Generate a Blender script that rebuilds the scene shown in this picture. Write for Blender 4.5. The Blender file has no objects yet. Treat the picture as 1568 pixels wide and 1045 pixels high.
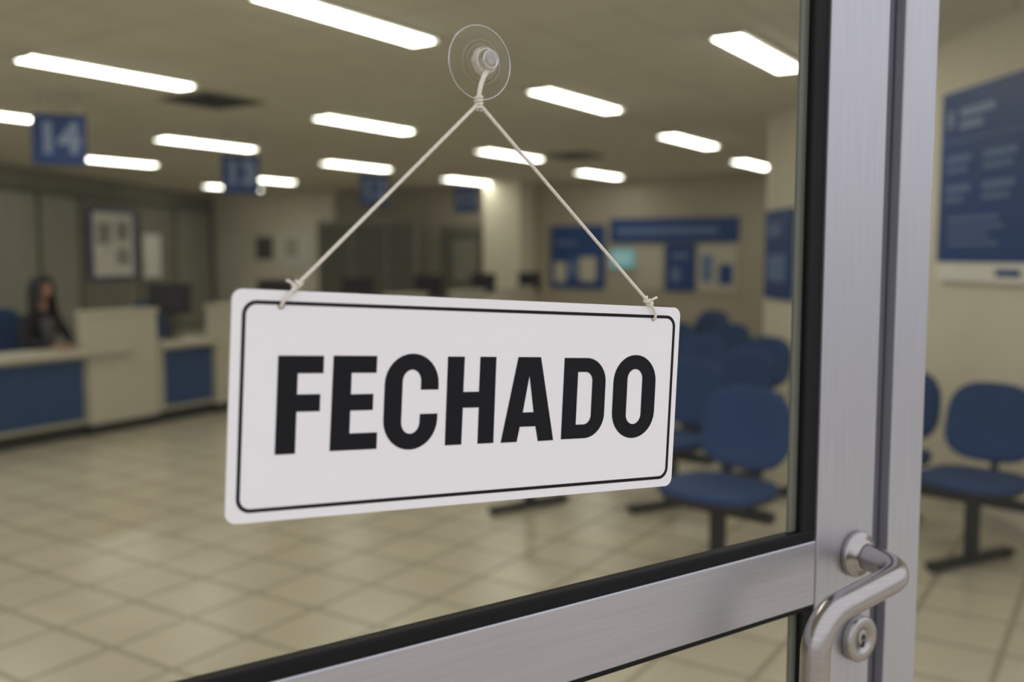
import bpy, bmesh, math, random
from mathutils import Vector, Matrix
random.seed(4)
sc = bpy.context.scene
sc.view_settings.view_transform = 'Standard'

# ------------------------------------------------------------ materials
def mat(name, col, rough=0.6, metal=0.0, noise=0.0, nscale=8.0, bump=0.0, spec=0.5, emit=None, es=0.0, stretch=None):
    m = bpy.data.materials.new(name); m.use_nodes = True
    nt = m.node_tree; b = nt.nodes['Principled BSDF']
    b.inputs['Base Color'].default_value = (*col, 1)
    b.inputs['Roughness'].default_value = rough
    b.inputs['Metallic'].default_value = metal
    b.inputs['Specular IOR Level'].default_value = spec
    if emit:
        b.inputs['Emission Color'].default_value = (*emit, 1)
        b.inputs['Emission Strength'].default_value = es
    if noise > 0 or bump > 0:
        tc = nt.nodes.new('ShaderNodeTexCoord'); mp = nt.nodes.new('ShaderNodeMapping')
        n = nt.nodes.new('ShaderNodeTexNoise'); n.inputs['Scale'].default_value = nscale
        n.inputs['Detail'].default_value = 4
        if stretch: mp.inputs['Scale'].default_value = stretch
        nt.links.new(tc.outputs['Object'], mp.inputs['Vector']); nt.links.new(mp.outputs['Vector'], n.inputs['Vector'])
        if noise > 0:
            r = nt.nodes.new('ShaderNodeValToRGB')
            r.color_ramp.elements[0].position = .3; r.color_ramp.elements[1].position = .7
            r.color_ramp.elements[0].color = (*[c * (1 - noise) for c in col], 1)
            r.color_ramp.elements[1].color = (*[min(1, c * (1 + noise)) for c in col], 1)
            nt.links.new(n.outputs['Fac'], r.inputs['Fac']); nt.links.new(r.outputs['Color'], b.inputs['Base Color'])
        if bump > 0:
            bp = nt.nodes.new('ShaderNodeBump'); bp.inputs['Strength'].default_value = bump
            bp.inputs['Distance'].default_value = .01
            nt.links.new(n.outputs['Fac'], bp.inputs['Height']); nt.links.new(bp.outputs['Normal'], b.inputs['Normal'])
    return m

def tile_mat(name, c1, c2, grout, size, mortar, ang, rough, spec=.5):
    m = bpy.data.materials.new(name); m.use_nodes = True
    nt = m.node_tree; b = nt.nodes['Principled BSDF']
    tc = nt.nodes.new('ShaderNodeTexCoord'); mp = nt.nodes.new('ShaderNodeMapping')
    mp.inputs['Rotation'].default_value = (0, 0, ang)
    br = nt.nodes.new('ShaderNodeTexBrick'); br.offset = 0; br.squash = 1
    br.inputs['Scale'].default_value = 1.0
    br.inputs['Brick Width'].default_value = size; br.inputs['Row Height'].default_value = size
    br.inputs['Mortar Size'].default_value = mortar; br.inputs['Mortar Smooth'].default_value = .3
    br.inputs['Color1'].default_value = (*c1, 1); br.inputs['Color2'].default_value = (*c2, 1)
    br.inputs['Mortar'].default_value = (*grout, 1)
    n = nt.nodes.new('ShaderNodeTexNoise'); n.inputs['Scale'].default_value = 5
    mx = nt.nodes.new('ShaderNodeMixRGB'); mx.blend_type = 'MULTIPLY'; mx.inputs['Fac'].default_value = .15
    nt.links.new(tc.outputs['Object'], mp.inputs['Vector']); nt.links.new(mp.outputs['Vector'], br.inputs['Vector'])
    nt.links.new(mp.outputs['Vector'], n.inputs['Vector'])
    nt.links.new(br.outputs['Color'], mx.inputs['Color1']); nt.links.new(n.outputs['Fac'], mx.inputs['Color2'])
    nt.links.new(mx.outputs['Color'], b.inputs['Base Color'])
    b.inputs['Roughness'].default_value = rough; b.inputs['Specular IOR Level'].default_value = spec
    return m

def clear_mat(name, tint, fac_min, fac_max, rough=.02):
    m = bpy.data.materials.new(name); m.use_nodes = True
    nt = m.node_tree; nt.nodes.clear()
    o = nt.nodes.new('ShaderNodeOutputMaterial'); mx = nt.nodes.new('ShaderNodeMixShader')
    t = nt.nodes.new('ShaderNodeBsdfTransparent'); t.inputs['Color'].default_value = (*tint, 1)
    g = nt.nodes.new('ShaderNodeBsdfGlossy'); g.inputs['Roughness'].default_value = rough
    lw = nt.nodes.new('ShaderNodeLayerWeight'); lw.inputs['Blend'].default_value = .3
    mr = nt.nodes.new('ShaderNodeMapRange'); mr.inputs['To Min'].default_value = fac_min; mr.inputs['To Max'].default_value = fac_max
    nt.links.new(lw.outputs['Facing'], mr.inputs['Value']); nt.links.new(mr.outputs['Result'], mx.inputs['Fac'])
    nt.links.new(t.outputs[0], mx.inputs[1]); nt.links.new(g.outputs[0], mx.inputs[2]); nt.links.new(mx.outputs[0], o.inputs[0])
    return m

M_floor = tile_mat('floor_tile', (.65, .59, .45), (.61, .55, .42), (.42, .365, .265), .38, .016, math.radians(33), .24)
M_ceil = tile_mat('ceiling_tile', (.80, .77, .65), (.77, .74, .62), (.62, .59, .49), .62, .010, math.radians(33), .9, .1)
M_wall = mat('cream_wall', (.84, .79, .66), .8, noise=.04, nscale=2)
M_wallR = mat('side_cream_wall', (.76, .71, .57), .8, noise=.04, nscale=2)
M_wallB = mat('back_tan_wall', (.43, .39, .30), .8, noise=.05, nscale=2)
M_wallG = mat('grey_green_wall', (.25, .24, .19), .7, noise=.06, nscale=1.5)
M_dkgreen = mat('dark_green_panel', (.12, .12, .09), .5, noise=.1)
M_frost = mat('partition_frosted_panel', (.33, .33, .28), .4, noise=.06)
M_blue = mat('sign_blue', (.018, .055, .22), .5, noise=.05)
M_blue2 = mat('poster_blue', (.012, .055, .215), .45, noise=.05, spec=.3)
M_deskblue = mat('desk_blue', (.030, .070, .175), .5, noise=.06)
M_white = mat('paper_white', (.86, .84, .78), .6, noise=.02)
M_pale = mat('poster_pale', (.13, .21, .40), .6, noise=.02)
M_num = mat('number_pale', (.26, .34, .52), .6, noise=.02)
M_cream = mat('counter_cream', (.55, .52, .42), .5, noise=.03)
M_dark = mat('dark_plinth', (.03, .03, .028), .6, noise=.1)
M_black = mat('black_plastic', (.012, .012, .013), .45, noise=.1)
M_screen = mat('screen_cyan', (.1, .3, .35), .3, emit=(.25, .6, .65), es=.4, noise=.02)
M_chair = mat('chair_blue_fabric', (.016, .052, .155), .75, noise=.15, nscale=60, bump=.2)
M_alu = mat('anodised_aluminium', (.51, .51, .54), .38, metal=.85, noise=.05, nscale=12, stretch=(20, 20, .6))
M_aluR = mat('anodised_rail', (.51, .505, .53), .38, metal=.85, noise=.05, nscale=12, stretch=(.6, 20, 20))
M_alushade = mat('aluminium_groove_shade', (.20, .20, .23), .5, metal=.7, noise=.05, nscale=12)  # darker copy of the aluminium, shade of the recessed side put into its colour
M_gasket = mat('rubber_gasket', (.008, .008, .008), .6, noise=.1, nscale=30, spec=.2)
M_edgerefl = mat('glass_edge_reflection', (.14, .145, .115), .4, noise=.05)  # reflection along the glass edge, painted as a grey-green tone
M_steel = mat('brushed_steel', (.42, .395, .38), .27, metal=1, noise=.07, nscale=40, stretch=(1, 1, 12))
M_signw = mat('sign_white_plastic', (.92, .90, .895), .45, noise=.01, nscale=3)
M_ink = mat('sign_black_ink', (.008, .008, .011), .6, noise=.05, spec=.2)
M_cord = mat('cotton_cord', (.82, .77, .65), .9, noise=.12, nscale=400, bump=.4)
M_skin = mat('skin', (.42, .24, .16), .55, noise=.04)
M_hair = mat('dark_hair', (.010, .007, .006), .5, noise=.3, nscale=40)
M_jacket = mat('black_jacket', (.009, .009, .011), .8, noise=.2)
M_shirt = mat('grey_blouse', (.10, .095, .095), .8, noise=.1)
M_lip = mat('lips', (.30, .08, .07), .5, noise=.02)
M_eye = mat('eye', (.03, .02, .015), .2, noise=.02)
M_light = mat('lamp_diffuser', (.9, .9, .85), .5, emit=(1.0, .97, .87), es=12, noise=.01)
M_lampframe = mat('lamp_frame', (.62, .60, .52), .5, noise=.02)
M_glass = clear_mat('door_glass', (.965, .98, .955), .01, .045)
M_cup = clear_mat('clear_vinyl', (.985, .985, .97), .01, .15, .05)
M_rim = clear_mat('vinyl_rim', (.95, .94, .90), .55, .9, .2)
M_cuphub = clear_mat('clear_acrylic', (.93, .90, .83), .16, .85, .08)

# ------------------------------------------------------------ helpers
def link(o, parent=None):
    sc.collection.objects.link(o)
    if parent: o.parent = parent
    return o
def empty(name, loc=(0, 0, 0), rz=0, parent=None):
    e = bpy.data.objects.new(name, None); e.empty_display_size = .1
    e.location = loc; e.rotation_euler = (0, 0, rz); return link(e, parent)
def mesh(name, verts, faces, m, parent=None, smooth=False):
    me = bpy.data.meshes.new(name); me.from_pydata([tuple(v) for v in verts], [], faces); me.update()
    for mm in (m if isinstance(m, list) else [m]): me.materials.append(mm)
    if smooth:
        for p in me.polygons: p.use_smooth = True
    return link(bpy.data.objects.new(name, me), parent)
def box(name, x, y, z, m, parent=None, bevel=0.0):
    v = [(a, b, c) for a in x for b in y for c in z]
    f = [(0, 1, 3, 2), (4, 6, 7, 5), (0, 4, 5, 1), (2, 3, 7, 6), (0, 2, 6, 4), (1, 5, 7, 3)]
    o = mesh(name, v, f, m, parent)
    if bevel > 0:
        b = o.modifiers.new('bevel', 'BEVEL'); b.width = bevel; b.segments = 3
    return o
def pane(name, x, y, z, m, parent=None):
    return mesh(name, [(x[0], y, z[0]), (x[1], y, z[0]), (x[1], y, z[1]), (x[0], y, z[1])], [(0, 1, 2, 3)], m, parent)
def prism(name, pts, z0, z1, m, parent=None):
    n = len(pts); v = [(x, y, z0) for x, y in pts] + [(x, y, z1) for x, y in pts]
    f = [tuple(range(n))[::-1], tuple(range(n, 2 * n))] + [(i, (i + 1) % n, n + (i + 1) % n, n + i) for i in range(n)]
    return mesh(name, v, f, m, parent)
def lathe(name, prof, m, parent=None, seg=48, axis='Z', loc=(0, 0, 0)):
    v = []; f = []
    for r, h in prof:
        for i in range(seg):
            a = 2 * math.pi * i / seg; x, y = r * math.cos(a), r * math.sin(a)
            v.append((x, y, h) if axis == 'Z' else (x, -h, y))
    for k in range(len(prof) - 1):
        for i in range(seg):
            j = (i + 1) % seg; f.append((k * seg + i, k * seg + j, (k + 1) * seg + j, (k + 1) * seg + i))
    o = mesh(name, v, f, m, parent, True); o.location = loc; return o
def tube(name, pts, r, m, parent=None, cyclic=False, kind='POLY', res=10):
    cu = bpy.data.curves.new(name, 'CURVE'); cu.dimensions = '3D'; cu.bevel_depth = r; cu.bevel_resolution = res
    cu.use_fill_caps = True
    s = cu.splines.new(kind); s.points.add(len(pts) - 1)
    for i, p in enumerate(pts): s.points[i].co = (*p, 1)
    if kind == 'NURBS': s.order_u = 3; s.use_endpoint_u = True; s.resolution_u = 8
    s.use_cyclic_u = cyclic
    cu.materials.append(m); return link(bpy.data.objects.new(name, cu), parent)
def fillet(pts, radii, n=10):
    out = [Vector(pts[0])]
    for i in range(1, len(pts) - 1):
        p = Vector(pts[i]); a = (Vector(pts[i - 1]) - p).normalized(); b = (Vector(pts[i + 1]) - p).normalized(); r = radii[i - 1]
        th = a.angle(b); d = r / math.tan(th / 2); c = p + (a + b).normalized() * (r / math.sin(th / 2))
        u = (p + a * d - c).normalized(); w = (p + b * d - c).normalized(); ang = u.angle(w)
        for k in range(n + 1):
            t = k / n; q = (u * math.sin((1 - t) * ang) + w * math.sin(t * ang)) / math.sin(ang); out.append(c + q * r)
    out.append(Vector(pts[-1])); return out
def flat(name, splines, ext, m, parent, z=0, bevel=0):
    cu = bpy.data.curves.new(name, 'CURVE'); cu.dimensions = '2D'; cu.fill_mode = 'BOTH'; cu.extrude = ext; cu.bevel_depth = bevel
    for pl in splines:
        s = cu.splines.new('POLY'); s.points.add(len(pl) - 1)
        for i, (x, y) in enumerate(pl): s.points[i].co = (x, y, 0, 1)
        s.use_cyclic_u = True
    cu.materials.append(m); o = link(bpy.data.objects.new(name, cu), parent); o.location = (0, 0, z); return o
def rrect(x0, y0, x1, y1, rs, n=10):
    if not isinstance(rs, (list, tuple)): rs = [rs] * 4   # tl,tr,br,bl   (y down)
    out = []
    for (cx, cy, a0), r in zip([(x0, y0, 180), (x1, y0, 270), (x1, y1, 0), (x0, y1, 90)], rs):
        rx = r; sx = cx + (rx if cx == x0 else -rx); sy = cy + (rx if cy == y0 else -rx)
        for k in range(n + 1 if r > 0 else 1):
            a = math.radians(a0 + 90 * k / n); out.append((sx + r * math.cos(a), sy + r * math.sin(a)))
    return out
def circ(cx, cy, r, n=20): return [(cx + r * math.cos(2 * math.pi * i / n), cy + r * math.sin(2 * math.pi * i / n)) for i in range(n)]
def text(name, body, size, m, parent, loc, rot=(math.pi / 2, 0, 0), bold=.0, align='CENTER'):
    cu = bpy.data.curves.new(name, 'FONT'); cu.body = body; cu.size = size; cu.extrude = .002; cu.offset = bold
    cu.align_x = align; cu.align_y = 'CENTER'; cu.materials.append(m)
    o = link(bpy.data.objects.new(name, cu), parent); o.location = loc; o.rotation_euler = rot; return o
def skin(name, verts, edges, radii, m, parent, sub=2):
    me = bpy.data.meshes.new(name); me.from_pydata(verts, edges, []); me.materials.append(m)
    o = link(bpy.data.objects.new(name, me), parent)
    md = o.modifiers.new('skin', 'SKIN'); md.use_smooth_shade = True
    for i, r in enumerate(radii):
        sv = me.skin_vertices[0].data[i]; sv.radius = (r, r) if not isinstance(r, tuple) else r; sv.use_root = (i == 0)
    s = o.modifiers.new('sub', 'SUBSURF'); s.levels = sub; s.render_levels = sub
    return o

# ------------------------------------------------------------ room shell
CZ = 2.95
fl = prism('floor', [(-9.5, -5), (-9.5, 24), (7, 24), (7, -5)], -.12, 0, M_floor)
dl = lambda s, y=0: (.449 + .8241 * s - .5664 * y, 1.25 + .5664 * s + .8241 * y)
prism('ceiling', [dl(-6.5, .1), (-9.5, 24), (7, 24), dl(6, .1)], CZ, CZ + .12, M_ceil)
def wall(name, p, q, th, m, z0=0, z1=CZ, side=1):
    p = Vector(p); q = Vector(q); d = (q - p).normalized(); n = Vector((-d.y, d.x)) * side * th
    return prism(name, [p, q, q + n, p + n], z0, z1, m)
P0 = Vector((2.5, 17)); PD = Vector((.857, -.515)); PN = Vector((-.515, -.857))  # back wall line, normal to room
wall('wall_back', P0 + PD * 4.2, P0 - PD * 11, .2, M_wallB, side=-1)
wall('wall_left', (-6.94, 22.65), (-7.6, 14), .2, M_wallG, side=-1)
wall('wall_left_front', (-7.6, 14), (-8.6, -.8), .2, M_wallG, side=-1)
wr = lambda y: 2.83 - (y - 5.3) * .0636
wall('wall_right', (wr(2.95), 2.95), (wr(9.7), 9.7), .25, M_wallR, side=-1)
wall('wall_right_return', (wr(9.7), 9.7), (6.2, 9.5), .2, M_wall, side=-1)
wall('wall_right_rear', (6.1, 9.7), (6.1, 14.8), .2, M_wallB, side=-1)
b = wall('baseboard_right', (wr(2.95) - .012, 2.95), (wr(9.7) - .012, 9.7), .012, M_cream, 0, .08, side=-1)

# cream wall section, pillar, door and boards on the back wall
RB = math.atan2(PD.y, PD.x)
bw = empty('cream_wall_panelling', (P0.x, P0.y, 0), RB)   # local x along wall, local -y into the room
box('section', (-11, -7.3), (-.10, -.002), (0, CZ), M_wall, bw)
col = empty('wall_pillar', (P0.x, P0.y, 0), RB)
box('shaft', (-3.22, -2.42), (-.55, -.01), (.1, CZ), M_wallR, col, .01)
box('plinth', (-3.24, -2.40), (-.57, -.01), (0, .1), M_cream, col, .005)
dr = empty('door_2', (P0.x, P0.y, 0), RB)
box('frame', (-4.55, -3.3), (-.09, -.005), (0, 2.2), M_wallG, dr, .01)
box('leaf', (-4.42, -3.43), (-.13, -.06), (.02, 2.08), M_dkgreen, dr, .01)
box('vision_panel', (-4.2, -3.65), (-.135, -.12), (1.1, 1.9), M_wallG, dr)
tube('lever', [(-4.34, -.13, 1.05), (-4.34, -.19, 1.05), (-4.22, -.19, 1.05)], .012, M_steel, dr)
gp = empty('glass_partition', (P0.x, P0.y, 0), RB)
for i, x in enumerate((-7.2, -6.3, -5.4, -4.7)):
    box('mullion_%d' % (i + 1), (x - .03, x + .03), (-.7, -.62), (0, 2.25), M_wallG, gp)
for i, (a, b_) in enumerate(((-7.2, -6.3), (-6.3, -5.4), (-5.4, -4.7))):
    box('panel_%d' % (i + 1), (a + .03, b_ - .03), (-.67, -.65), (0.05, 2.2), M_dkgreen, gp)
box('head_rail', (-7.23, -4.67), (-.7, -.62), (2.2, 2.3), M_wallG, gp)

def board(name, x0, x1, z0, z1, m, parent_loc, rz, y=-.01, th=.03, items=()):
    e = empty(name, parent_loc, rz)
    box('panel', (x0, x1), (y - th, y), (z0, z1), m, e, .004)
    for i, (a, b_, c, d, mm) in enumerate(items):
        box('print_%d' % (i + 1), (x0 + a * (x1 - x0), x0 + b_ * (x1 - x0)), (y - th - .004, y - th - .001), (z0 + c * (z1 - z0), z0 + d * (z1 - z0)), mm, e)
    return e
BL = (P0.x, P0.y, 0)
board('blue_notice_board', -2.06, -.94, .98, 2.14, M_blue2, BL, RB, items=[(.08, .3, .1, .42, M_cream), (.55, .85, .12, .5, M_cream), (.1, .5, .7, .75, M_pale), (.35, .5, .2, .45, M_pale)])
board('header_board', -.84, 1.54, 1.82, 2.24, M_blue2, BL, RB, items=[(.06, .85, .35, .6, M_pale)])
board('wall_screen', -.80, -.37, 1.38, 1.68, M_screen, BL, RB, th=.06, items=[(.1, .9, .4, .6, M_white)])
board('service_poster', .24, .78, .97, 1.79, M_blue2, BL, RB, items=[(.2, .5, .2, .5, M_pale), (.2, .8, .7, .8, M_pale)])
board('white_notice_board', .82, 1.52, .97, 1.76, M_cream, BL, RB, items=[(.1, .4, .2, .8, M_pale), (.55, .9, .15, .6, M_blue2)])
board('paper_notice_board', -.30, .2, 1.0, 1.72, M_cream, BL, RB)
board('small_framed_notice', -9.6, -9.1, 1.5, 2.0, M_dkgreen, BL, RB, y=-.11)
board('white_sheet_notice', -8.85, -7.95, 1.35, 2.1, M_white, BL, RB, y=-.11, items=[(.2, .6, .3, .8, M_cream)])

# left wall boards and partition strips
lw0 = Vector((-7.6, 14)); lw1 = Vector((-6.94, 22.65)); LR = math.atan2((lw1 - lw0).y, (lw1 - lw0).x)
board('framed_notice_board', 2.7, 4.4, 1.15, 2.42, M_blue, (-7.6, 14, 0), LR, y=-.06, items=[(.07, .93, .05, .95, M_white), (.15, .45, .5, .8, M_cream), (.55, .85, .2, .45, M_cream), (.55, .85, .55, .85, M_cream)])
board('paper_sheet_notice', 4.75, 5.5, 1.15, 2.0, M_white, (-7.6, 14, 0), LR, y=-.06)
wp = empty('frosted_wall_partition', (-7.6, 14, 0), LR)
for i, (a, b_) in enumerate(((.05, 1.2), (1.3, 2.45), (2.55, 4.6), (4.7, 6.3), (6.4, 8.2))):
    box('panel_%d' % (i + 1), (a, b_), (-.035, -.006), (.05, 2.55), M_frost if i in (0, 1, 4) else M_wallG, wp)
    box('mullion_%d' % (i + 1), (b_ + .01, b_ + .09), (-.055, -.006), (0, 2.6), M_dkgreen, wp)
box('head_rail', (.05, 8.3), (-.055, -.006), (2.56, 2.62), M_dkgreen, wp)

# right wall boards (read from the room side: local -y faces -x)
RR = math.atan2(-1, .0636)  # local x runs toward the entrance
o = (wr(6.21), 6.21, 0)
pb = board('service_information_board', 0, 1.15, 1.43, 2.61, M_white, o, RR, y=-.005, th=.03)
box('blue_field', (0.01, 1.14), (-.042, -.034), (1.55, 2.60), M_blue2, pb)
for i, (a, b_, c, d) in enumerate([(.10, .16, 2.38, 2.48), (.24, .62, 2.43, 2.48), (.24, .50, 2.36, 2.40), (.04, 1.05, 2.285, 2.295),
      (.10, .38, 2.16, 2.20), (.10, .34, 2.10, 2.13), (.52, .86, 2.16, 2.20), (.52, .82, 2.10, 2.13), (.10, .38, 1.98, 2.02), (.10, .30, 1.92, 1.95),
      (.52, .84, 1.98, 2.02), (.52, .8, 1.92, 1.95), (.14, .7, 1.80, 1.825), (.14, .75, 1.75, 1.77), (.14, .6, 1.70, 1.72), (.14, .7, 1.65, 1.67)]):
    box('text_line_%d' % (i + 1), (a, b_), (-.048, -.043), (c, d), M_num if i < 3 else M_pale, pb)
box('footer_logo', (.68, .92), (-.04, -.036), (1.47, 1.51), M_blue2, pb)
board('blue_wall_poster', 0, .75, 1.17, 2.03, M_blue2, (wr(9.62), 9.62, 0), RR, y=-.005, items=[(.15, .6, .7, .85, M_pale), (.15, .8, .2, .5, M_pale)])

# ------------------------------------------------------------ ceiling lights & vents
for x, y, ln in [(-2.98, 7.26, 1.36), (-.93, 5.65, 1.34), (-1.52, 10.06, 1.36), (-3.7, 11.8, 1.4), (.56, 8.52, 1.35), (1.65, 6.56, 1.3), (2.08, 11.48, 1.4),
                 (-.03, 13.06, 1.4), (1.44, 16.2, 1.4), (3.56, 14.4, 1.4), (-2.36, 14.68, 1.4), (-.82, 17.6, 1.4), (-5.13, 9.13, 1.4), (-5.74, 13.93, 1.4), (-4.45, 17.34, 1.4), (-5.6, 19.4, 1.4),  # last one here is added, hidden by a number sign, to brighten the cream wall
                 (1.0, 3.6, 1.4), (-.6, 2.9, 1.4), (-2.7, 3.9, 1.4), (-4.4, 5.4, 1.4), (-6.3, 6.8, 1.4)]:  # unseen fixtures near the entrance, added to raise the hall lighting
    e = empty('ceiling_light', (x, y, CZ), math.radians(90 - 33))
    h = ln / 2
    box('diffuser', (-h, h), (-.083, .083), (-.030, -.014), M_light, e, .006)
    box('frame', (-h - .03, h + .03), (-.13, .13), (-.014, .0), M_lampframe, e)
    for k in (-1, 1):
        box('end_cap', tuple(sorted((k * (h + .03), k * (h + .003)))), (-.12, .12), (-.032, -.01), M_lampframe, e)
for x, y in ((-2.62, 8.55), (.85, 13.2)):
    e = empty('ceiling_vent', (x, y, CZ), math.radians(57))
    box('frame', (-.33, .33), (-.33, .33), (-.012, 0), M_wallG, e)
    for k in range(7): box('louvre_%d' % (k + 1), (-.29, .29), (-.27 + k * .085, -.225 + k * .085), (-.03, -.012), M_dark, e)

# ------------------------------------------------------------ hanging counter numbers
for n, x, y, z, w in [('14', -3.81, 8.2, 2.56, .42), ('13', -2.99, 10.7, 2.48, .40), ('12', -1.86, 13.07, 2.47, .38), ('11', -.74, 15.5, 2.48, .38)]:
    e = empty('hanging_number_sign', (x, y, z), math.radians(14))
    box('panel', (-w / 2, w / 2), (-.03, .03), (-.21, .21), M_blue, e, .006)
    text('digits', n, .34, M_num, e, (0, -.032, 0), bold=.016)
    text('digits_rear', n, .34, M_num, e, (0, .032, 0), (math.pi / 2, 0, math.pi), bold=.016)
    for k in (-.15, .15): tube('wire', [(k, 0, .2), (k, 0, CZ - z)], .004, M_steel, e, res=2)

# ------------------------------------------------------------ service counter
CR = math.radians(59.6)
CO = (-3.75, 8.25)
def cw(lx, ly): return (CO[0] + .506 * lx - .863 * ly, CO[1] + .863 * lx + .506 * ly)
def desk(x0, x1, tl=0, tr=0):
    e = empty('service_desk', (*cw(x0, 0), 0), CR); L = x1 - x0
    box('plinth', (0, L), (.05, .36), (0, .12), M_dark, e)
    box('front_frame', (0, L), (.02, .06), (.12, .72), M_cream, e, .004)
    box('blue_panel', (.05, L - .03), (.003, .02), (.16, .69), M_deskblue, e, .004)
    box('top', (-tl, L), (-.06, .36), (.72, .775), M_cream, e, .01)
    if tr: box('top_ledge', (L, L + tr), (-.06, -.002), (.72, .775), M_cream, e, .01)
    box('side', (0, .03), (.06, .36), (.12, .72), M_cream, e)
    box('side_2', (L - .03, L), (.06, .36), (.12, .72), M_cream, e)
def block(x0):
    e = empty('counter_divider', (*cw(x0, 0), 0), CR)
    box('plinth', (0.0, .74), (.02, .14), (0, .10), M_dark, e)
    box('body', (0, .74), (0, .15), (.10, 1.06), M_cream, e, .006)
    box('return_panel', (.66, .74), (.15, .6), (.0, 1.06), M_cream, e, .004)
    box('cap', (-.015, .76), (-.015, .165), (1.06, 1.10), M_cream, e, .006)
desk(-2.4, .08, 0, .45)
for k in range(6):
    x = .10 + k * 1.45
    block(x)
    desk(x + .77, x + 1.43)
def monitor(lx, ly, ry, z=.775):
    e = empty('desktop_monitor', (*cw(lx, ly), z), CR + ry)
    box('screen_case', (-.20, .20), (-.03, .01), (.24, .55), M_black, e, .01)
    box('rear_bulge', (-.13, .13), (-.06, -.03), (.28, .49), M_black, e, .01)
    box('stem', (-.025, .025), (-.03, .0), (.01, .28), M_black, e)
    box('foot', (-.11, .11), (-.09, .07), (0, .014), M_black, e, .004)
for lx, ry in ((1.16, -.75), (2.6, -.6), (4.0, -.6), (5.5, -.6), (6.9, -.6), (8.3, -.6)):
    monitor(lx, .20, ry)

def cushion(name, w, d, t, m, parent, bend=0.0, ex=3.2, dish=0.0, loc=(0, 0, 0), rot=(0, 0, 0), taper=0.0):
    """rounded upholstered pad; local x width, y depth, z thickness"""
    v = []; f = []; N = 40; rings = [(0.0, 1), (.35, 1), (.65, 1), (.86, .96), (.95, .82), (1.0, .5), (1.0, .0), (1.0, -.5), (.95, -.85), (.8, -1), (.4, -1), (0.0, -1)]
    for s, h in rings:
        for i in range(N):
            a = 2 * math.pi * i / N; ca, sa = math.cos(a), math.sin(a)
            x = math.copysign(abs(ca) ** (2 / ex), ca) * w / 2 * s; y = math.copysign(abs(sa) ** (2 / ex), sa) * d / 2 * s
            x *= 1 + taper * y / (d / 2)
            z = h * t / 2 + bend * (x / (w / 2)) ** 2 + dish * (y / (d / 2)) ** 2
            v.append((x, y, z))
    for k in range(len(rings) - 1):
        for i in range(N):
            j = (i + 1) % N; f.append((k * N + i, k * N + j, (k + 1) * N + j, (k + 1) * N + i))
    o = mesh(name, v, f, m, parent, True); o.location = loc; o.rotation_euler = rot; return o

def waiting_chair(x, y, ang, k=1.0):
    """seat centre at x,y; chair faces local -Y"""
    e = empty('waiting_chair', (x, y, 0), ang)
    cushion('seat', .50 * k, .47 * k, .055, M_chair, e, .012, 2.8, .008, (0, 0, .435), taper=-.04)
    cushion('seat_shell', .48 * k, .45 * k, .03, M_black, e, .012, 2.8, .008, (0, 0, .405), taper=-.04)
    cushion('back', .46 * k, .42, .05, M_chair, e, .03, 2.9, .02, (0, .245 * k, .71), (math.radians(78), 0, 0), taper=-.05)
    cushion('back_shell', .44 * k, .40, .03, M_black, e, .03, 2.9, .02, (0, .245 * k + .027, .705), (math.radians(78), 0, 0), taper=-.05)
    yb = .245 * k + .035
    tube('bracket', fillet([(0, .02, .385), (0, yb, .385), (0, yb + .03, .66)], [.06]), .019, M_black, e)
    box('under_plate', (-.12, .12), (-.1, .12), (.365, .392), M_black, e, .005)
    box('beam', (-.30, .30), (-.03, .03), (.32, .37), M_black, e, .005)
    box('post', (-.032, .032), (-.03, .03), (.04, .33), M_black, e, .005)
    f = empty('foot_pivot', (0, 0, 0), math.radians(-18), e)
    box('foot', (-.035, .035), (-.31, .31), (.012, .05), M_black, f, .01)
    for q in (-.28, .28): lathe('glide', [(0, 0), (.02, 0), (.02, .014), (0, .014)], M_black, f, 16, loc=(0, q, 0))
    return e
CA = math.radians(-45)   # facing (-.7,-.7)
waiting_chair(1.02, 4.66, CA, 1.10)
for x, y in [(2.37, 4.84), (2.15, 5.48), (1.0, 5.95), (1.97, 6.35), (1.52, 6.68), (1.45, 7.9), (1.95, 7.75), (1.5, 9.6), (2.0, 9.3), (1.5, 10.6), (2.05, 10.5), (.95, 8.9), (1.7, 11.8), (2.3, 11.6)]:
    waiting_chair(x, y, CA)
fb = empty('bench_foot', (.11, 5.94, 0), math.radians(-53))
box('foot', (-.035, .035), (-.30, .30), (.012, .05), M_black, fb, .01)
box('post', (-.03, .03), (-.025, .025), (.04, .37), M_black, fb, .005)
box('beam', (-.06, .60), (-.03, .03), (.33, .38), M_black, fb, .005)
for k in (-.27, .27): lathe('glide', [(0, 0), (.02, 0), (.02, .014), (0, .014)], M_black, fb, 16, loc=(0, k, 0))

def office_chair(lx, ly, name='office_chair', rot=0):
    e = empty(name, (*cw(lx, ly), 0), CR + rot)
    cushion('seat', .46, .44, .06, M_chair, e, .01, 3, .0, (0, 0, .45))
    cushion('back', .42, .46, .05, M_chair, e, .03, 3, .02, (0, .25, .88), (math.radians(80), 0, 0))
    tube('back_arm', fillet([(0, 0, .41), (0, .27, .41), (0, .30, .75)], [.06]), .016, M_black, e)
    lathe('gas_post', [(0, .08), (.03, .08), (.025, .42), (0, .42)], M_black, e, 20)
    for k in range(5):
        a = k * 2 * math.pi / 5 + .3; c, s = math.cos(a), math.sin(a)
        tube('leg_%d' % (k + 1), [(0, 0, .11), (.28 * c, .28 * s, .07)], .018, M_black, e, res=4)
        lathe('castor_%d' % (k + 1), [(0, -.015), (.028, -.012), (.028, .012), (0, .015)], M_black, e, 16, axis='Y', loc=(.28 * c, .28 * s, .029))
    return e
office_chair(1.50, .72)
office_chair(4.3, .85)
office_chair(-.05, .76, rot=.05)

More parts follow.
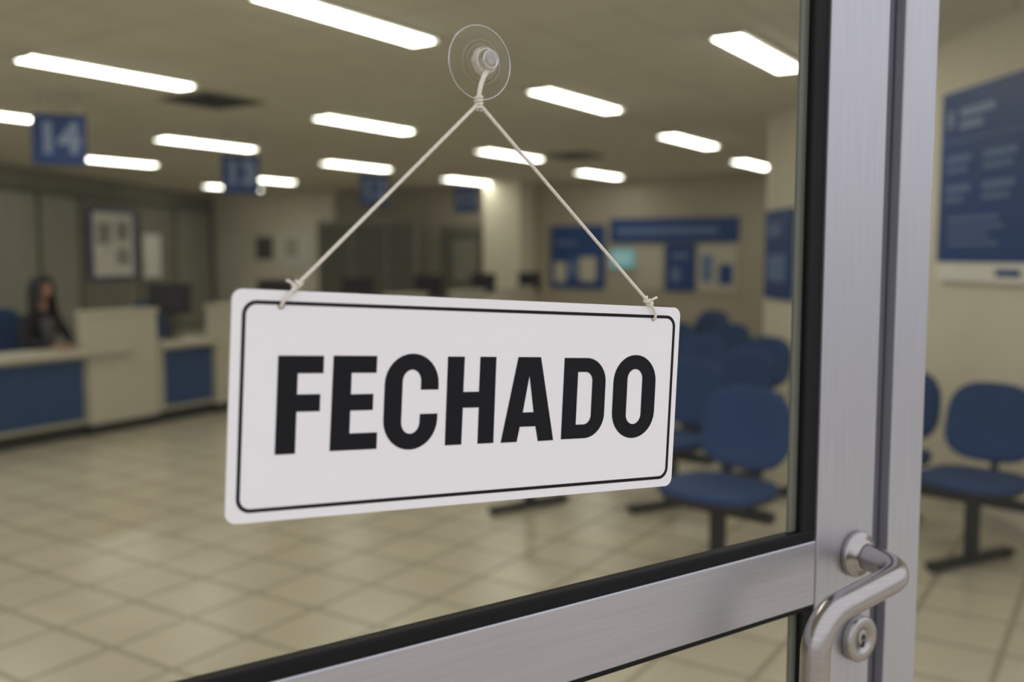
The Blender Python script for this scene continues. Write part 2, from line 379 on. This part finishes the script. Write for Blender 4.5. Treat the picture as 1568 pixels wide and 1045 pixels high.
# ------------------------------------------------------------ seated clerk
pe = empty('seated_woman', (*cw(0.03, .58), 0), CR)
V = [(0, .06, .56), (0, .03, .72), (0, -.03, .90), (0, -.04, 1.02), (0, -.045, 1.09), (0, -.055, 1.155),
     (.14, -.035, 1.02), (.215, -.12, .84), (.03, -.37, .815), (-.14, -.035, 1.02), (-.225, -.12, .84), (-.13, -.38, .815),
     (.07, .02, .54), (.07, -.34, .54), (.07, -.30, .12), (.07, -.40, .045), (-.09, .02, .54), (-.11, -.34, .54), (-.11, -.30, .12), (-.11, -.40, .045)]
E = [(0, 1), (1, 2), (2, 3), (3, 4), (4, 5), (3, 6), (6, 7), (7, 8), (3, 9), (9, 10), (10, 11), (0, 12), (12, 13), (13, 14), (14, 15), (0, 16), (16, 17), (17, 18), (18, 19)]
Rr = [(.15, .11), (.13, .10), (.15, .105), (.13, .08), .055, .045, .062, .042, .028, .062, .042, .028, .08, .055, .042, .035, .08, .055, .042, .035]
skin('body', V, E, Rr, M_jacket, pe)
cushion('blouse', .11, .24, .03, M_shirt, pe, 0, 2.4, 0, (0, -.135, .93), (math.radians(84), 0, 0), taper=.3)
skin('neck', [(0, -.05, 1.07), (0, -.06, 1.13), (0, -.07, 1.2)], [(0, 1), (1, 2)], [.05, .044, .046], M_skin, pe)
bm = bmesh.new(); bmesh.ops.create_uvsphere(bm, u_segments=40, v_segments=28, radius=1)
for v in bm.verts:
    x, y, z = v.co
    w = .073 * (1 - .22 * max(0, -z) ** 1.5)
    X = x * w; Y = y * .092; Z = z * .112
    if y < 0:
        Y *= 1 - .10 * max(0, -z)
        g = lambda cx, cz, sx, sz: math.exp(-((X - cx) / sx) ** 2 - ((Z - cz) / sz) ** 2)
        Y -= .020 * g(0, -.018, .011, .017) + .010 * g(0, .004, .007, .02)
        Y += .008 * g(.03, .008, .014, .010) + .008 * g(-.03, .008, .014, .010)
        Y -= .006 * g(0, -.052, .022, .008) + .008 * g(0, -.088, .02, .015)
    v.co = (X, Y, Z)
me = bpy.data.meshes.new('head'); bm.to_mesh(me); bm.free(); me.materials.append(M_skin)
for p in me.polygons: p.use_smooth = True
hd = empty('head_pivot', (0, -.075, 1.295), .05, pe)
link(bpy.data.objects.new('head', me), hd)
for k in (-1, 1):
    cushion('eye', .026, .011, .01, M_eye, hd, 0, 2, 0, (k * .03, -.081, .008), (math.pi / 2, 0, 0))
    cushion('eyebrow', .034, .006, .006, M_hair, hd, 0, 2, 0, (k * .031, -.087, .03), (math.pi / 2, 0, 0))
    cushion('ear', .03, .055, .014, M_skin, hd, 0, 2, 0, (k * .073, .005, -.005), (math.pi / 2, 0, math.pi / 2))
cushion('mouth', .044, .013, .008, M_lip, hd, 0, 2, 0, (0, -.087, -.052), (math.pi / 2, 0, 0))
bm = bmesh.new(); bmesh.ops.create_uvsphere(bm, u_segments=40, v_segments=30, radius=1)
rm = [fc for fc in bm.faces if (lambda c: c.y < -.25 and abs(c.x) < .62 and c.z < .45)(fc.calc_center_median())]
bmesh.ops.delete(bm, geom=rm, context='FACES')
for v in bm.verts:
    x, y, z = v.co
    X = x * .092; Y = y * .108 + .01; Z = z * .128
    if z < 0:
        t = -z
        Z = -t * .34; k = (1 - t ** 2) ** .5 if t < 1 else 0
        sc_ = 1.0 / max(.35, k)
        X = x * .10 * min(sc_, 1.35) * (1 + .25 * t); Y = y * .09 * min(sc_, 1.3) + .02 - .03 * t
        X += .006 * math.sin(y * 25 + t * 6)
    v.co = (X, Y, Z)
me = bpy.data.meshes.new('hair'); bm.to_mesh(me); bm.free(); me.materials.append(M_hair)
for p in me.polygons: p.use_smooth = True
ho = link(bpy.data.objects.new('hair', me), hd); s_ = ho.modifiers.new('solid', 'SOLIDIFY'); s_.thickness = .014; s_.offset = 1
def hand(wx, wy, wz, rz, side):
    h = empty('hand', (wx, wy, wz), rz, pe)
    v = [(0, .03, .004), (0, 0, 0), (0, -.045, -.002), (0, -.075, -.004)]; ed = [(0, 1), (1, 2), (2, 3)]; r = [.022, (.024, .016), (.036, .015), (.036, .012)]
    skin('palm', v, ed, r, M_skin, h, 1)
    for i, (fx, ln) in enumerate(((-.027, .062), (-.009, .072), (.009, .068), (.026, .052))):
        fx *= side
        skin('finger_%d' % (i + 1), [(fx * .8, -.06, -.003), (fx, -.085, -.001), (fx * 1.1, -.085 - ln * .5, -.003), (fx * 1.1, -.085 - ln * .95, -.014)], [(0, 1), (1, 2), (2, 3)], [.009, .009, .008, .0065], M_skin, h, 1)
    skin('thumb', [(-.02 * side, -.015, 0), (-.042 * side, -.04, -.002), (-.052 * side, -.068, -.006), (-.05 * side, -.09, -.01)], [(0, 1), (1, 2), (2, 3)], [.012, .011, .009, .008], M_skin, h, 1)
hand(.02, -.395, .803, -.5, 1)
hand(-.13, -.405, .803, .25, -1)

# ------------------------------------------------------------ glass door (local x along the leaf, local -y to the outside)
DQ = (.449, 1.25, 0); DR = math.radians(34.5)
door = empty('door_1', DQ, DR)
box('lock_stile', (-.066, .052), (0, .045), (.02, 2.35), M_alu, door, .0025)
box('stile_rebate', (.050, .080), (.012, .045), (.02, 2.35), M_alushade, door, .002)
box('mid_rail', (-1.35, -.0665), (.0015, .044), (1.137, 1.222), M_aluR, door, .002)
box('rail_top_gasket', (-1.35, -.068), (.003, .02), (1.222, 1.237), M_gasket, door, .003)
box('rail_bottom_gasket', (-1.35, -.068), (.004, .02), (1.130, 1.137), M_gasket, door, .002)
box('stile_gasket', (-.094, -.066), (.004, .018), (1.234, 2.35), M_gasket, door, .003)
box('stile_gasket_lower', (-.088, -.066), (.004, .018), (.1, 1.131), M_gasket, door, .003)
box('glass_edge_reflection', (-.108, -.093), (.0125, .017), (1.236, 2.35), M_edgerefl, door, .001)  # slim strip standing in for the glass edge reflection
box('glass_edge_reflection_lower', (-.100, -.087), (.0125, .017), (.1, 1.128), M_edgerefl, door, .001)
box('hinge_stile', (-1.47, -1.35), (0, .045), (.02, 2.35), M_alu, door, .0025)
box('top_rail', (-1.35, -.066), (0, .045), (2.25, 2.35), M_aluR, door, .0025)
box('bottom_rail', (-1.35, -.066), (0, .045), (.02, .16), M_aluR, door, .0025)
pane('glass_upper', (-1.36, -.09), .012, (1.225, 2.26), M_glass, door)
pane('glass_lower', (-1.36, -.09), .012, (.14, 1.134), M_glass, door)
# pull handle
hz = 1.192
hp = fillet([(.014, -.004, hz), (.010, -.078, hz - .004), (-.168, -.080, 1.166), (-.172, -.080, .66), (.010, -.078, .635), (.014, -.004, .63)], [.038, .050, .050, .038], 14)
tube('pull_handle', hp, .0172, M_steel, door, res=12)
for n, z in (('rosette', hz), ('rosette_lower', .63)):
    lathe(n, [(0, 0), (.031, 0), (.031, .007), (.0295, .010), (.0225, .0105), (.0215, .016), (.017, .018)], M_steel, door, 48, 'Y', (.013, 0, z))
LX, LZ = .020, 1.074
lathe('lock_escutcheon', [(0, 0), (.031, 0), (.031, .011), (.029, .0135), (.016, .0138), (.0155, .0125), (0, .0125)], M_steel, door, 48, 'Y', (LX, 0, LZ))
kh = flat('keyhole', [[(x * .0011, y * .0011) for x, y in circ(0, 3, 4.2)], [(x * .0011, y * .0011) for x, y in [(-2, 1), (2, 1), (2.6, -9), (-2.6, -9)]]], .0003, M_black, door)
kh.rotation_euler = (math.pi / 2, 0, 0); kh.location = (LX, -.0131, LZ)
lathe('key_cylinder', [(0, 0), (.0105, 0), (.0105, .0003), (.0085, .0006), (0, .0006)], M_steel, door, 32, 'Y', (LX, -.0124, LZ + .004))

# jamb + side light
jb = empty('door_frame', DQ, DR)
box('jamb', (.082, .156), (-.004, .07), (0, 2.42), M_alu, jb, .003)
box('jamb_gasket', (.154, .160), (.01, .05), (0, 2.42), M_gasket, jb, .002)
box('head', (-1.6, 3.2), (-.004, .07), (2.37, 2.47), M_aluR, jb, .003)
box('jamb_hinge_side', (-1.56, -1.475), (-.004, .07), (0, 2.42), M_alu, jb, .003)
box('sidelight_sill', (.156, 3.2), (-.004, .07), (0, .08), M_aluR, jb, .003)
box('transom_panel', (-6.5, 6), (0, .07), (2.47, CZ), M_aluR, jb)
w1 = empty('window_1', DQ, DR)
pane('glass', (.16, 3.2), .025, (.08, 2.37), M_glass, w1)
w2 = empty('window_2', DQ, DR)
pane('glass', (-6.4, -1.56), .025, (.08, 2.47), M_glass, w2)
box('sill', (-6.5, -1.56), (-.004, .07), (0, .08), M_aluR, w2)
for i, x in enumerate((-3.2, -4.9, -6.45)): box('mullion_%d' % (i + 1), (x - .035, x + .035), (-.004, .07), (.08, 2.47), M_alu, w2)

# ------------------------------------------------------------ FECHADO sign
W, Hh = .4813, .19252; U = Hh / 1000
ex = Vector((.8428, .5348, -.0620)).normalized(); up = Vector((.0394, .0399, .9985)); nz = ex.cross(up).normalized(); up = nz.cross(ex)
TL = Vector((-.2246, .7729, 1.5635))
sg = empty('hanging_closed_sign'); R = Matrix((ex, up, nz)).transposed().to_4x4(); R.translation = TL; sg.matrix_world = R
F = lambda pl: [(x * U, -y * U) for x, y in pl]
flat('plate', [F(rrect(0, 0, 2500, 1000, 46)), F(circ(211, 66, 17)), F(circ(2308, 64, 17))], .0012, M_signw, sg, -.0014, .0002)
flat('border_line', [F(rrect(42, 45, 2466, 957, 62)), F(rrect(58, 61, 2450, 941, 48)), ], .00015, M_ink, sg, .0002)
def arcpts(cx, cy, rx, ry, a0, a1, n=16): return [(cx + rx * math.cos(math.radians(a0 + (a1 - a0) * k / n)), cy + ry * math.sin(math.radians(a0 + (a1 - a0) * k / n))) for k in range(n + 1)]
let = {}
let['F'] = [[(205, 280), (413, 280), (413, 357), (295, 357), (295, 450), (402, 450), (402, 526), (295, 526), (295, 711), (204, 711)]]
let['E'] = [[(458, 279), (669, 279), (669, 356), (547, 356), (547, 453), (657, 453), (657, 527), (547, 527), (547, 631), (683, 631), (683, 707), (455, 707)]]
let['C'] = [arcpts(852, 410, 140, 143, 0, -180) + arcpts(852, 576, 140, 143, 180, 0) + [(992, 552), (899, 552)] + arcpts(851, 588, 48, 56, 0, 180) + arcpts(851, 398, 48, 56, 180, 360) + [(899, 437), (992, 437)]]
let['H'] = [[(1037, 280), (1129, 280), (1129, 451), (1217, 451), (1217, 280), (1308, 280), (1312, 707), (1221, 707), (1220, 528), (1130, 528), (1130, 707), (1040, 707)]]
let['A'] = [[(1438, 280), (1574, 280), (1673, 708), (1578, 709), (1559, 632), (1464, 632), (1449, 708), (1355, 708)], [(1509, 372), (1478, 560), (1544, 560)]]
let['D'] = [[(1722, 283)] + arcpts(1868, 411, 128, 128, -90, 0) + arcpts(1868, 578, 128, 128, 0, 90) + [(1722, 706)], [(1812, 356)] + arcpts(1862, 404, 46, 48, -90, 0) + arcpts(1862, 585, 46, 48, 0, 90) + [(1812, 633)]]
let['O'] = [arcpts(2197, 410, 147, 145, 0, -180) + arcpts(2197, 573, 147, 145, 180, 0), arcpts(2197, 395, 52, 54, 0, -180) + arcpts(2197, 588, 52, 54, 180, 0)]
for k, v in let.items(): flat('letter_' + k, [F(p) for p in v], .00015, M_ink, sg, .0002)

# cord (in sign space so that it hangs from the hook)
Ri = R.inverted()
TIE = Vector((-.0309, .9060, 1.7307)); tie = Ri @ TIE
kl = Vector((270 * U, 22 * U, .001)); kr = Vector((2262 * U, 24 * U, .001)); hl = Vector((211 * U, -66 * U, 0)); hr = Vector((2308 * U, -64 * U, 0))
cd = empty('sign_cord'); cd.matrix_world = R
rc = .0017
for nm, kk, h in (('left', kl, hl), ('right', kr, hr)):
    tube('strand_' + nm, [tie, tie.lerp(kk, .5) - Vector((0, .0006, 0)), kk], rc, M_cord, cd, kind='NURBS', res=5)
    sgn = 1 if nm == 'left' else -1
    tube('loop_front_' + nm, [kk + Vector((0, 0, .002)), kk.lerp(h, .45) + Vector((-.002 * sgn, 0, .0035)), h + Vector((-.0005 * sgn, .002, .0028)), h + Vector((0, -.0008, .0005)), h + Vector((0, 0, -.006)), h.lerp(kk, .5) + Vector((.0035 * sgn, 0, -.006)), kk + Vector((0, 0, -.001))], rc * .92, M_cord, cd, kind='NURBS', res=5)
    kp = []
    ax = (tie - kk).normalized(); s1 = ax.cross(Vector((0, 0, 1))).normalized(); s2 = Vector((0, 0, 1))
    for i in range(40):
        a = i / 39 * 4 * math.pi; kp.append(kk + ax * (-.0035 + .009 * i / 39) + s1 * math.cos(a) * .0026 + s2 * math.sin(a) * .0026)
    tube('knot_' + nm, kp, rc * .85, M_cord, cd, res=4)
    tube('tail_' + nm, [kk + s1 * .002 * sgn, kk - s1 * .006 * sgn - ax * .0005 + s2 * .002, kk - s1 * .0095 * sgn - ax * .003 + s2 * .003], rc * .8, M_cord, cd, kind='NURBS', res=4)

# ------------------------------------------------------------ suction cup with hook
cup = empty('suction_cup_hook', DQ, DR); cl = (-.5742, .0118, 1.773)
lathe('cup_disc', [(.010, .0055), (.020, .003), (.030, .0009), (.0342, .0004), (.0349, .0)], M_cup, cup, 64, 'Y', cl)
def ring(name, r, h, t, m):
    tube(name, [(cl[0] + r * math.cos(a), cl[1] - h, cl[2] + r * math.sin(a)) for a in [2 * math.pi * i / 64 for i in range(64)]], t, m, cup, True, res=3)
ring('rim', .0346, .0008, .00055, M_rim); ring('ridge_1', .021, .0032, .0002, M_cuphub); ring('ridge_2', .0165, .0042, .00025, M_cuphub)
lathe('hub', [(0, .004), (.0135, .004), (.0140, .006), (.0125, .010), (.0095, .011), (.0095, .015), (.0085, .018), (.0075, .020), (.004, .0205), (0, .020)], M_cuphub, cup, 48, 'Y', cl)
ring('hub_collar', .0128, .0085, .0011, M_cuphub); ring('hub_cap', .0080, .0195, .0009, M_rim)
ce = empty('hook_cord')
Rd = Matrix.Rotation(DR, 4, 'Z'); Rd.translation = Vector(DQ)
hubw = Rd @ Vector((cl[0], cl[1] - .013, cl[2] - .009))
sd = Vector((.8241, .5664, 0)); nn = Vector((.5664, -.8241, 0))
tube('hanger_1', [hubw - sd * .0014 + nn * .001, TIE + Vector((0, 0, .018)) - sd * .0010, TIE - sd * .001], rc * .75, M_cord, ce, kind='NURBS', res=5)
tube('hanger_2', [hubw + sd * .0014 + nn * .001, TIE + Vector((0, 0, .018)) + sd * .0010, TIE + sd * .001], rc * .75, M_cord, ce, kind='NURBS', res=5)
ringp = [Vector((cl[0] + .0108 * math.cos(a), cl[1] - .013, cl[2] + .0108 * math.sin(a))) for a in [2 * math.pi * i / 40 for i in range(40)]]
tube('hub_loop', [Rd @ q for q in ringp], rc * .4, M_cord, ce, True, res=4)
wr_ = []
for i in range(70):
    a = i / 69 * 8 * math.pi; wr_.append(TIE + Vector((0, 0, .006 - .012 * i / 69)) + sd * math.cos(a) * .0034 + nn * math.sin(a) * .0030)
tube('whipping', wr_, rc * .8, M_cord, ce, res=4)

# ------------------------------------------------------------ world, camera
wd = bpy.data.worlds.new('overcast_street'); sc.world = wd; wd.use_nodes = True
nt = wd.node_tree; bg = nt.nodes['Background']
tc = nt.nodes.new('ShaderNodeTexCoord'); sx = nt.nodes.new('ShaderNodeSeparateXYZ'); rp = nt.nodes.new('ShaderNodeValToRGB')
mr = nt.nodes.new('ShaderNodeMapRange'); mr.inputs['From Min'].default_value = -1; mr.inputs['From Max'].default_value = 1
nt.links.new(tc.outputs['Generated'], sx.inputs[0]); nt.links.new(sx.outputs['Z'], mr.inputs['Value']); nt.links.new(mr.outputs[0], rp.inputs['Fac'])
el = rp.color_ramp.elements; el[0].position = .42; el[0].color = (.34, .33, .33, 1); el[1].position = .62; el[1].color = (.87, .87, .94, 1)
nt.links.new(rp.outputs['Color'], bg.inputs['Color']); bg.inputs['Strength'].default_value = 1.2

cam = bpy.data.cameras.new('camera'); co = bpy.data.objects.new('camera', cam); link(co)
co.location = (0, 0, 1.59); co.rotation_euler = (math.radians(90 - 5.1), 0, 0)
cam.sensor_width = 36; cam.lens = 36 * 1470 / 1568; cam.clip_start = .02
cam.dof.use_dof = True; cam.dof.focus_distance = 1.02; cam.dof.aperture_fstop = 2.6
sc.camera = co
